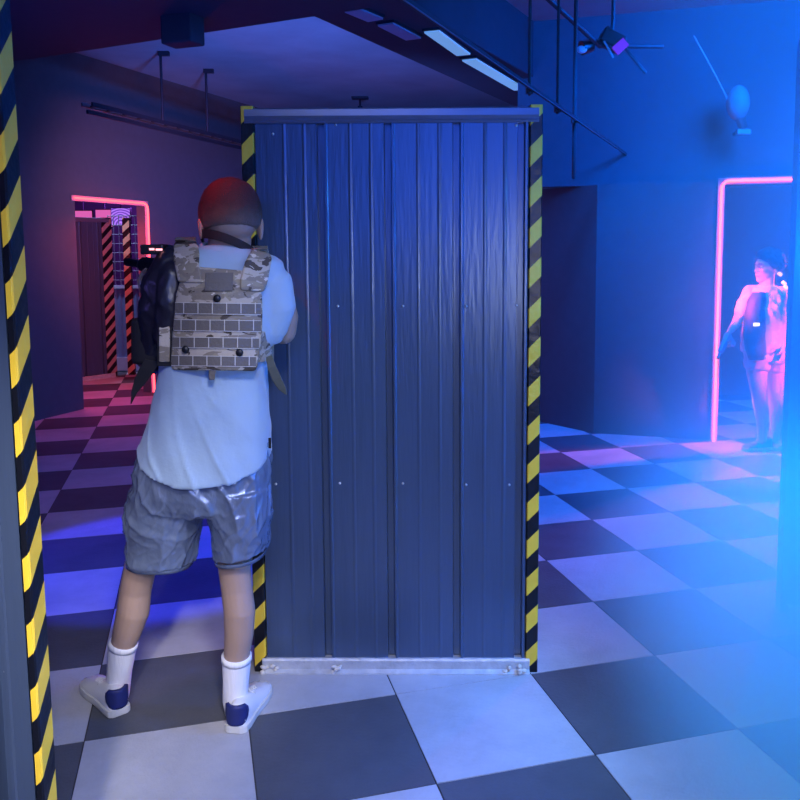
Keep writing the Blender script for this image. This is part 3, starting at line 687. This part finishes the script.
# ---- vest
def ys(px, py):
    s = (px - 217) / 46.
    return 2.405 + .055 * s * s + max(0, (285 - py)) * .0013 + max(0, 262 - py) * .0022
def vp(px, py, off): return at(px, py, ys(px, py) - off)
def slab(rows, nu, t0, t1, edge=True, mi=None, mb=None):
    """rows: (y, xl, xr) or (yl, yr, xl, xr); curved pad between offsets t0 and t1 off the back"""
    mb = mb or MB(); A = []; B = []
    for r in rows:
        if len(r) == 3: yl = yr = r[0]; xl, xr = r[1:]
        else: yl, yr, xl, xr = r
        pa = []; pb = []
        for k in range(nu + 1):
            s = k / nu; x = xl + (xr - xl) * s; y = yl + (yr - yl) * s
            pa.append(vp(x, y, t0)); pb.append(vp(x, y, t1))
        A.append(pa); B.append(pb)
    nr = len(rows); w = nu + 1; vs = [p for r in A for p in r] + [p for r in B for p in r]; o = nr * w; fs = []
    for i in range(nr - 1):
        for j in range(nu):
            q = (i * w + j, i * w + j + 1, (i + 1) * w + j + 1, (i + 1) * w + j); fs += [q[::-1], tuple(o + x for x in q)]
    for i in range(nr - 1):
        for j in (0, nu): q = (i * w + j, (i + 1) * w + j); fs.append((q[0], q[1], o + q[1], o + q[0]))
    for j in range(nu):
        for i in (0, nr - 1): q = (i * w + j, i * w + j + 1); fs.append((q[0], q[1], o + q[1], o + q[0]))
    return mb.add(vs, fs, mi)
vest_rows = [(266, 271, 189, 249), (271, 275, 184, 254), (281, 283, 180, 259), (295, 296, 176, 262), (312, 313, 174.5, 262.5), (332, 333, 173, 262), (350, 351, 171.5, 260), (364, 366, 170.5, 257.5), (370, 371, 172, 255.5)]
b = slab(vest_rows, 14, -.035, .026)
vest = b.build('vest', M['camo'], man, bevel=.007, smooth=False); vest['label'] = 'tan and brown camouflage plate vest'
for nm, rows in (('shoulder_strap', [(240.5, 243, 176, 196), (244, 246, 174, 198), (252, 254, 173, 199.5), (262, 264, 174, 199), (272, 274, 176, 201), (282, 283, 178, 204)]),
                 ('shoulder_strap', [(249, 252, 252, 268), (253, 257, 250, 272), (262, 266, 245, 270.5), (272, 275, 242, 269), (280, 284, 240, 267), (290, 292, 240, 263.5)])):
    b = slab(rows, 6, -.03, .034); st = b.build(nm, M['camo'], vest, bevel=.006)
    # carries over the top of the shoulder and down to the front panel
    r = rows[0]; xl, xr = r[2], r[3]; yb = (r[0] + r[1]) / 2; Yb = ys((xl + xr) / 2, yb) - .03; b = MB(); R = []
    for k in range(13):
        s = k / 12; Yk = Yb + (2.735 - Yb) * min(1, s * 1.6); z = 1.5 * sin(min(1, s * 1.6) * pi) if s < .625 else -(s - .625) * 95
        o = V(0, -.012, .004) if s < .2 else (V(0, 0, .010) if s < .6 else V(0, .018, .004))
        pa, pb = at(xl, yb - z, Yk), at(xr, yb - z, Yk)
        R.append([pa, pb, pb + o, pa + o])
    b.rings(R); b.build('strap_pad', M['camo'], vest)
b = MB(); R = []
for y, hw in ((274, 27), (284, 35), (300, 41), (360, 43), (372, 40)):
    R.append([at(217 + hw * (k - 5) / 5, y, 2.722 - .06 * ((k - 5) / 5) ** 2) for k in range(11)] + [at(217 + hw * (5 - k) / 5, y, 2.69 - .06 * ((5 - k) / 5) ** 2) for k in range(11)])
b.rings(R); b.build('front_panel', M['camo'], vest)
b = slab([(272.5, 205.5, 233.5), (282, 205, 233), (291, 204.5, 232.5)], 6, .02, .031); pt = b.build('velcro_patch', M['web'], vest, bevel=.002); pt['label'] = 'plain dark taupe patch'
for yt, yb_, xl, xr in ((302.5, 313.5, 175, 261), (319.5, 330.5, 174, 261), (337, 347.5, 172.5, 259), (355.5, 365.5, 171.5, 256)):
    b = MB(); nseg = 6; w = (xr - xl) / nseg
    off0 = random.uniform(-1, 1)
    slab([(yt, yt + 1.2, xl, xr), (yb_, yb_ + 1.2, xl, xr)], 18, .02, .0305, mi=0, mb=b)
    for k in range(1, nseg + 1):
        x = xl + w * k + off0 - w * .45; slab([(yt, x - .45, x + .45), (yb_, x - .45, x + .45)], 1, .029, .0325, mi=1, mb=b)
    for y in (yt, yb_): slab([(y - .3, y + .9, xl, xr), (y + .3, y + 1.5, xl, xr)], 18, .029, .0315, mi=1, mb=b)
    b.build('webbing_strap', [M['web'], M['stitch']], vest)
for x, y in ((217, 298.5), (185.5, 349.5), (239.5, 352.5)):
    c = vp(x, y, .033); b = MB(); b.ellipsoid(c, .0115, .007, .0115, n=16, m=8); sn = b.build('snap_button', M['black'], vest, smooth=True)
b = slab([(370, 209, 216), (375, 208.5, 215.5), (380, 209, 214.5)], 3, .0, .02); b.build('pull_tab', M['web'], vest, bevel=.002)
# side straps of the vest wrapping forward
for nm, xs in (('side_strap', [(258, 0.0), (264, .03), (270, .07), (274, .13), (274, .22)]), ('side_strap', [(176, 0.0), (168, .03), (162, .07), (158.5, .12), (159, .2)])):
    b = MB(); R = []
    for x, dY in xs:
        Y = ys(x, 345) + dY; R.append([at(x, 331 + dY * 20, Y - .008), at(x, 362 - dY * 10, Y - .008), at(x, 362 - dY * 10, Y + .012), at(x, 331 + dY * 20, Y + .012)])
    b.rings(R); b.build(nm, M['camo'], vest, bevel=.004)
# loose strap tails
b = MB(); b.rings([[at(x0, y, Y), at(x1, y1, Y), at(x1, y1, Y + .012), at(x0, y, Y + .012)] for x0, x1, y, y1, Y in ((266, 272, 357, 355, 2.46), (267.5, 276, 368, 366, 2.455), (272, 281, 380, 377, 2.46), (278, 286, 389, 388, 2.47), (285.5, 287, 395, 394.5, 2.48))])
b.build('strap_tail', M['olive'], vest, bevel=.003)
b = MB(); b.rings([[at(x0, y, Y), at(x1, y1, Y), at(x1, y1, Y + .012), at(x0, y, Y + .012)] for x0, x1, y, y1, Y in ((145, 160, 359, 362, 2.50), (140, 154, 367, 372, 2.50), (134.5, 145, 379, 384, 2.505), (131.5, 137, 391, 393, 2.51), (130.5, 131.5, 404, 404, 2.515))])
b.build('strap_tail', M['rubber'], vest, bevel=.003)
b = MB(); b.rings([[at(x0, y, Y), at(x1, y, Y), at(x1, y, Y + .02), at(x0, y, Y + .02)] for x0, x1, y, Y in ((159.5, 169, 325, 2.435), (159, 170, 329, 2.43), (159, 170, 345, 2.425), (159, 169.5, 362, 2.43))])
sp_ = b.build('side_pouch', M['camo'], vest, bevel=.003)
b = MB(); b.rings([[at(x0, y, Y), at(x1, y, Y), at(x1, y, Y + .02), at(x0, y, Y + .02)] for x0, x1, y, Y in ((160, 169, 321, 2.445), (157, 172.5, 326, 2.44), (157, 172.5, 345, 2.435), (157, 172, 366, 2.44))]); b.build('pouch_backing', M['rubber'], sp_, bevel=.003)

# rifle held up across the shoulder, slung round the neck
st, mz = at(222, 278, 2.74), at(127.5, 262, 3.12)
gd = (mz - st).normalized(); gs = gd.cross(V(0, 0, 1)).normalized(); gu = gs.cross(gd)
rifle = thing('toy_rifle', (st + mz) / 2 - V(0, 0, .1), 'black game rifle raised by the man, muzzle pointing left', 'toy gun')
G = lambda a, u, s=0.: st + gd * a + gu * u + gs * s
LR = (mz - st).length
b = MB(); b.box(G(.02, -.02), (.16, .035, .09), (gd, gs, gu)); b.build('stock', M['black'], rifle, bevel=.008)
b = MB(); b.box(G(.22, 0), (.26, .045, .075), (gd, gs, gu)); b.build('receiver', M['black'], rifle, bevel=.006)
b = MB(); b.tube([G(.34, .0), G(LR - .12, .0)], [.034, .030], n=10); b.build('hand_guard', M['black'], rifle)
b = MB(); b.tube([G(LR - .12, .0), G(LR, .0)], [.014, .016], n=10, round_ends=False); b.build('barrel', M['black'], rifle)
b = MB(); b.tube([G(.17, -.03), G(.14, -.13)], [.02, .018], n=10); b.build('pistol_grip', M['black'], rifle)
b = MB(); b.box(G(.30, -.10), (.055, .028, .16), (gd, gs, gu)); b.build('magazine', M['black'], rifle, bevel=.006)
b = MB(); b.tube([G(.18, .062), G(.36, .062)], .024, n=12, round_ends=False); b.box(G(.27, .04), (.12, .03, .03), (gd, gs, gu)); b.build('sight', M['black'], rifle)
for a_, w_ in ((.30, .012), (.345, .02)):
    pass
b = MB(); c0 = at(151, 249, 2.62)
sl = MB()
# neck sling
pts = []
for k in range(21):
    a = pi + pi * k / 20                                    # round the back of the neck
    pts.append(at(229, 246, 2.548) + V(.078 * cos(a), .078 * sin(a), -.026 * cos(a) + .026 * -sin(a)))
pts = [at(206, 258, 2.66)] + pts + [at(254, 274, 2.64)]
R = []
for i, p in enumerate(pts):
    tgt = (pts[min(i + 1, len(pts) - 1)] - pts[max(i - 1, 0)]).normalized(); ctr = at(229, 246, 2.548); nn = (p - ctr); nn.z = 0; nn.normalize(); u = V(0, 0, 1)
    R.append([p - u * .014, p + u * .014, p + u * .014 + nn * .006, p - u * .014 + nn * .006])
sl.rings(R); s_o = sl.build('neck_sling', M['rubber'], rifle, smooth=False, bevel=.002)
# small lit sensor block on the shoulder
b = MB(); b.box(at(154, 249.5, 2.52), (.07, .05, .030)); sens = b.build('shoulder_sensor', M['black'], man, bevel=.005)
b = MB(); b.box(at(151.8, 249.2, 2.493), (.014, .006, .006)); b.box(at(159, 249.6, 2.493), (.018, .006, .006)); b.build('sensor_light', emit('sensor light', (1, .35, .4), 2.5), sens)

# ---- the distant player in the right doorway -----------------------------------
M['shoe_dark'] = mat('dark shoe', (.05, .06, .10), .6)
M['tee'] = mat('pale tee', (.58, .42, .50), .8, bump=.2, bscale=30)
M['bib'] = mat('dark bib', (.035, .045, .09), .7)
M['short2'] = mat('pale shorts', (.50, .36, .44), .8, bump=.3, bscale=25)
M['hair2'] = mat('fluffy brown hair', (.05, .035, .04), .8, var=.4, scale=40, bump=.5, bscale=90)
Y2 = 6.22
fb = atz(762, 450)
Y2 = fb.y
pl = thing('person', V(fb.x, fb.y, 0), 'distant player in shorts and dark bib standing at the pink-lit doorway', 'person')
A = lambda x, y, dY=0.: at(x, y, Y2 + dY)
b = MB(); hc2 = A(768, 266); HF2 = V(-1, -.22, -.03)
Ph2, ax2 = head(b, hc2, HF2, V(0, 0, 1), 1.0)
b.tube([A(767.5, 272), A(767, 284), A(767, 292)], [.052, .050, .065], n=14)
b.rings([[A(767, y) + V(hw * cos(2 * pi * k / 16), hd * sin(2 * pi * k / 16), 0) for k in range(16)] for y, hw, hd in ((287, .11, .06), (296, .15, .09), (320, .13, .09), (342, .13, .09), (362, .12, .08))])
b.tube([A(759, 352), A(757, 374, -.05), A(758.5, 392, -.07), A(760.5, 406, -.04), A(762, 426), A(761.5, 441)], [.085, .074, .055, .052, .038, .036], n=16)
b.tube([A(776, 352, .06), A(776, 378, .06), A(775.5, 390, .06), A(777.5, 403, .08), A(776, 422, .09), A(774, 438, .09)], [.082, .076, .062, .066, .046, .038], n=16)
b.tube([A(749, 291), A(742, 306, -.02), A(738.5, 318, -.03)], [.045, .041, .036], n=14)
w2 = A(730, 331, -.12); b.tube([A(738.5, 318, -.03), A(735, 325, -.09), w2], [.036, .033, .024], n=12); hand(b, w2, V(-.55, -.35, -.62), V(.8, -.4, -.1), 1, 1.15)
b.tube([A(784, 294, .04), A(787, 312, .04), A(786, 328, .02)], [.045, .041, .036], n=14)
w3 = A(781, 347, -.10); b.tube([A(786, 328, .02), w3], [.036, .025], n=12); hand(b, w3, V(-.2, -.3, -.9), V(-.9, 0, .1), 1, .7)
b.build('body', M['skin2'], pl, fuse=.006, relax=2)
face_parts(Ph2, ax2, pl)
hs = hair_shell(Ph2, ax2, pl, 1.0, t=.030, m='hair2', fuzz=.022)
# clothing of the player
b = MB()
b.rings([ring(767, 285, Y2, 8, .07, n=24), ring(766.5, 288.5, Y2, 17, .085, n=24), ring(766, 293, Y2, 21, .10, n=24), ring(765, 310, Y2, 20, .12, n=24), ring(763.5, 330, Y2, 20.5, .125, n=24), ring(763.5, 344, Y2, 21.5, .13, n=24), ring(763.5, 352, Y2, 21.5, .13, n=24)])
b.tube([A(752, 291), A(744.5, 303, -.02), A(741, 312, -.03)], [.052, .052, .050], n=16)
b.tube([A(782, 293, .03), A(786, 306, .04), A(787, 318, .04)], [.058, .06, .058], n=16)
tee = b.build('shirt', M['tee'], pl, fuse=.012, relax=3, crease=shorts_fold(.01))
b = MB()
b.rings([ring(765, 346, Y2, 20, .125, n=24), ring(765.5, 356, Y2, 20.5, .125, n=24), ring(766, 362, Y2, 20.5, .12, n=24)])
b.rings([ring(757.5, 354, Y2 - .03, 12, .11, n=24), ring(757, 369, Y2 - .04, 11, .105, n=24)])
b.rings([ring(775.5, 354, Y2 + .05, 12, .11, n=24), ring(775.5, 371, Y2 + .06, 11, .105, n=24)])
b.build('shorts', M['short2'], pl, fuse=.012, relax=3, crease=shorts_fold(.012))
# dark bib across chest and belly
b = MB(); R = []
for y, xl, xr, dY in ((292, 752, 769, -.118), (300, 747, 770, -.135), (318, 744, 769, -.15), (335, 743, 769, -.155), (349, 745, 770, -.16), (360, 749, 770, -.158)):
    R.append([A(xl + (xr - xl) * k / 6, y, dY + .06 * ((k - 3) / 3) ** 2) for k in range(7)] + [A(xr - (xr - xl) * k / 6, y, dY + .03 + .06 * ((3 - k) / 3) ** 2) for k in range(7)])
b.rings(R); bib = b.build('bib', M['bib'], pl, smooth=True)
b = MB(); b.box(A(756.5, 324.5, -.165), (.04, .012, .022)); b.build('sensor_light', emit('bib light', (.75, .9, 1), 3.), bib)
M['clip_glow'] = emit('collar clip', (.75, .85, 1), 1.0, (.8, .8, .85))  # clips are no lamps; their brightness is emission put into the material
for x, y in ((780, 274), (784, 283), (786, 287)): b = MB(); b.box(A(x, y, -.06), (.03, .02, .022), (V(.8, 0, -.6), V(0, 1, 0), V(.6, 0, .8))); b.build('glowing_clip', M['clip_glow'], pl)
for (x, y, dY, tx) in ((771, 449, 0, -.235), (779, 444.5, .1, -.10)):
    hq = atz(x, y); shoe(pl, hq, hq + V(tx, -.05 if tx < -.2 else -.2, 0), wd_=.05, kind='dark', heel_tab=False)
gp = w2 + V(-.035, -.05, -.07)
pist = thing('toy_pistol', gp - V(0, 0, .12), 'pale game pistol held low by the distant player', 'toy gun')
gdir = V(-.50, -.40, -.76).normalized(); gside = gdir.cross(V(0, 0, 1)).normalized(); gup = gside.cross(gdir)
M['pistol'] = mat('grey violet plastic', (.35, .30, .42), .5)
b = MB(); b.box(gp + gdir * .03 + gup * .02, (.17, .032, .04), (gdir, gside, gup)); b.build('slide', M['pistol'], pist, bevel=.005)
b = MB(); b.tube([gp + gdir * .11 + gup * .02, gp + gdir * .17 + gup * .02], .010, n=8, round_ends=False); b.build('barrel', M['pistol'], pist)
b = MB(); b.box(gp - gdir * .03 - gup * .04, (.042, .03, .10), (gdir, gside, gup)); b.build('grip', M['pistol'], pist, bevel=.006)

# ------------------------------------------------------------------ haze at the right
m = bpy.data.materials.new('stage haze'); m.use_nodes = True; nt = m.node_tree; nt.nodes.clear(); L = nt.links.new
out = N(nt, 'ShaderNodeOutputMaterial'); vs = N(nt, 'ShaderNodeVolumePrincipled'); L(vs.outputs[0], out.inputs['Volume'])
vs.inputs['Color'].default_value = (.20, .66, 1, 1); vs.inputs['Anisotropy'].default_value = .1; vs.inputs['Absorption Color'].default_value = (1, 1, 1, 1)
tc = N(nt, 'ShaderNodeTexCoord'); sp = N(nt, 'ShaderNodeSeparateXYZ'); L(tc.outputs['Object'], sp.inputs[0])
mr = N(nt, 'ShaderNodeMapRange', interpolation_type='SMOOTHSTEP'); L(sp.outputs['X'], mr.inputs[0]); mr.inputs[1].default_value = -1.04; mr.inputs[2].default_value = -.55; mr.inputs[3].default_value = .0; mr.inputs[4].default_value = .60
mz = N(nt, 'ShaderNodeMapRange', interpolation_type='SMOOTHSTEP'); L(sp.outputs['Z'], mz.inputs[0]); mz.inputs[1].default_value = .62; mz.inputs[2].default_value = 1.18; mz.inputs[3].default_value = 4.2; mz.inputs[4].default_value = 1.
mu = N(nt, 'ShaderNodeMath', operation='MULTIPLY'); L(mr.outputs[0], mu.inputs[0]); L(mz.outputs[0], mu.inputs[1]); L(mu.outputs[0], vs.inputs['Density'])
b = MB(); b.box(V(1.5, 2.05, 1.66), (2.08, 2.1, 3.3))
hz = b.build('haze', m, org=V(1.5, 2.05, 0)); tag(hz, 'blue stage haze hanging in front of the right-hand partition', 'haze', kind='stuff')

# ------------------------------------------------------------------ lights
def light(name, typ, loc, c, e, size=.3, aim=None, spot=None, blend=.5, sy=None):
    d = bpy.data.lights.new(name, typ); d.color = c; d.energy = e
    if typ == 'AREA':
        d.size = size
        if sy: d.shape = 'RECTANGLE'; d.size_y = sy
    elif typ in ('POINT', 'SPOT'): d.shadow_soft_size = size
    if typ == 'SPOT': d.spot_size = spot; d.spot_blend = blend
    o = bpy.data.objects.new(name, d); COL.objects.link(o); o.location = loc
    if aim is not None: o.rotation_euler = (Vector(aim) - Vector(loc)).to_track_quat('-Z', 'Y').to_euler()
    return o
light('key_wash', 'SPOT', (.45, -.6, 3.1), (.93, .91, 1), 360, .25, (-.33, 2.12, .2), .84, 1.)
light('soft_ceiling', 'AREA', (-.5, .7, 3.3), (.7, .75, 1), 9, 1.0, (-.5, 2.0, 0))
light('blue_fill', 'AREA', (.3, -1.6, 2.4), (.02, .14, 1), 55, 2.0, (0, 3, 1.7))
light('violet_fill', 'SPOT', (-1.5, .6, 2.4), (.5, .10, .9), 16, .2, (-.40, 2.87, 1.35), .5, 1.)
light('blue_side_low', 'SPOT', (1.9, 2.3, 1.25), (.0, .125, 1), 640, .10, (.9, 2.1, .35), 1.35, .8)
light('blue_floor_wash', 'SPOT', (2.2, 1.6, 2.4), (.0, .13, 1), 2400, .10, (1.25, 2.6, 0), .8, 1.)
light('blue_pillar', 'SPOT', (2.0, 1.7, 1.5), (.0, .16, 1), 150, .1, (1.5, 3.3, 1.3), 1.7, .8)
light('blue_wall', 'SPOT', (1.0, 4.3, 3.0), (.0, .15, 1), 420, .1, (1.8, 6.75, .9), 1.0, .9)
light('blue_side_high', 'SPOT', (1.50, 2.4, 2.5), (.0, .18, 1), 150, .12, (1.0, 3.4, 2.8), 2.3, .7)
light('blue_wash', 'SPOT', (1.75, 1.9, 3.2), (.0, .125, 1), 2900, .12, (1.35, 2.15, 0), 1.05, .9)
light('blue_wash_far', 'SPOT', (2.2, 4.2, 3.3), (.0, .19, 1), 550, .12, (2.2, 4.2, 0), 1.2, .9)
light('blue_beam', 'SPOT', (2.3, 1.0, 1.8), (.03, .32, 1), 330, .12, (.3, 2.9, 1.35), .62, 1.)
light('violet_side', 'SPOT', (-2.4, 1.5, 1.7), (.22, .16, 1), 45, .15, (-.75, 2.55, .95), .8, .8)
light('cyan_rim', 'SPOT', (1.4, 1.3, 1.9), (.35, .65, 1), 40, .12, (-.7, 2.5, 1.2), .6, .8)
light('blue_ceiling_wash', 'SPOT', (-1.0, 5.6, 1.0), (.05, .19, 1), 620, .15, (-1.0, 9.2, 3.4), 1.7, 1.)
light('blue_room', 'AREA', (2.6, 4.9, 3.2), (.0, .13, 1), 260, .8, (2.4, 6.8, 1.2))
light('beam_wash', 'SPOT', (-2.5, 3.6, 1.0), (.03, .05, 1), 60, .05, (-1.5, 5.2, 2.9), 1.7, .9)
light('left_wash', 'SPOT', (-.3, -.6, 2.2), (1, .93, .88), 330, .1, (-.98, 1.6, .75), .5, 1.)
light('streak_fill', 'SPOT', (.9, -.7, 1.4), (1, .96, .95), 58, .30, (-.25, 2.85, .95), .86, 1.)  # unseen fill, added to draw vertical streaks on the cladding ridges
light('blue_floor_spot', 'SPOT', (-2.3, 4.0, 3.0), (.02, .03, 1), 480, .05, (-1.40, 4.0, 0), .50, .2)
light('violet_wall', 'SPOT', (-2.6, 4.6, 2.3), (.5, .10, .85), 105, .2, (-4.2, 6.3, 1.9), 1.0, .9)
light('red_door', 'AREA', LW(door_w * .5) + nl * .18 + V(0, 0, 1.9), (1, .04, .07), 13, .4, LW(door_w * .5) + nl * .25)
light('red_hall', 'POINT', LW(door_w * .5) - nl * .55 + V(0, 0, 1.5), (1, .08, .13), 34, .15)
light('red_wall', 'SPOT', (-1.6, 6.2, 2.0), (1, .34, .52), 190, .2, LW(door_w + .2) + V(0, 0, 1.8), 1.3, 1.)
light('red_head', 'SPOT', (-1.0, 1.4, 3.2), (1, .02, .03), 330, .08, hc + V(0, 0, .03), .115, .8)
light('violet_hall', 'POINT', (-4.0, 11.9, 2.4), (.45, .08, 1), 70, .3)
light('blue_hall', 'SPOT', (-4.2, 9.9, 3.0), (.4, .55, 1), 150, .1, (-3.8, 10.45, .8), .8, .5)
light('pink_door', 'POINT', RW(.25) - nr * .35 + V(0, 0, .9), (1, .16, .26), 10, .15)
light('pink_floor', 'POINT', RW(.18) + nr * .12 + V(0, 0, .3), (1, .15, .2), 2.2, .08)
light('pink_right', 'SPOT', RW(1.02) - nr * .5 + V(0, 0, 1.5), (1, .10, .18), 250, .06, A(772, 330), 1.1, .6)
light('pink_left', 'SPOT', RW(.08) - nr * .35 + V(0, 0, 1.6), (1, .10, .20), 150, .06, A(758, 320), 1.0, .6)
light('pink_front', 'SPOT', RW(-.6) + nr * .95 + V(0, 0, 1.35), (1, .09, .15), 560, .08, A(759, 300), .45, .9)
light('pink_side', 'SPOT', (3.5, 5.0, 1.1), (1, .09, .15), 300, .06, A(781, 358), .5, .9)
light('blue_beyond', 'AREA', (3.4, 7.7, 3.0), (.0, .14, 1), 60, .8, (3.2, 7.6, 0))

w = bpy.data.worlds.new('dark hall'); S.world = w; w.use_nodes = True
w.node_tree.nodes['Background'].inputs[0].default_value = (.03, .05, .2, 1); w.node_tree.nodes['Background'].inputs[1].default_value = .2
S.view_settings.view_transform = 'Standard'; S.view_settings.look = 'None'; S.view_settings.gamma = 1; S.view_settings.use_curve_mapping = False
S.view_settings.exposure = 0
S.cycles.use_denoising = True
try: S.cycles.denoiser = 'OPENIMAGEDENOISE'
except Exception: pass
S.cycles.max_bounces = 6; S.cycles.volume_bounces = 1; S.cycles.volume_step_rate = 2.0; S.cycles.sample_clamp_indirect = 4
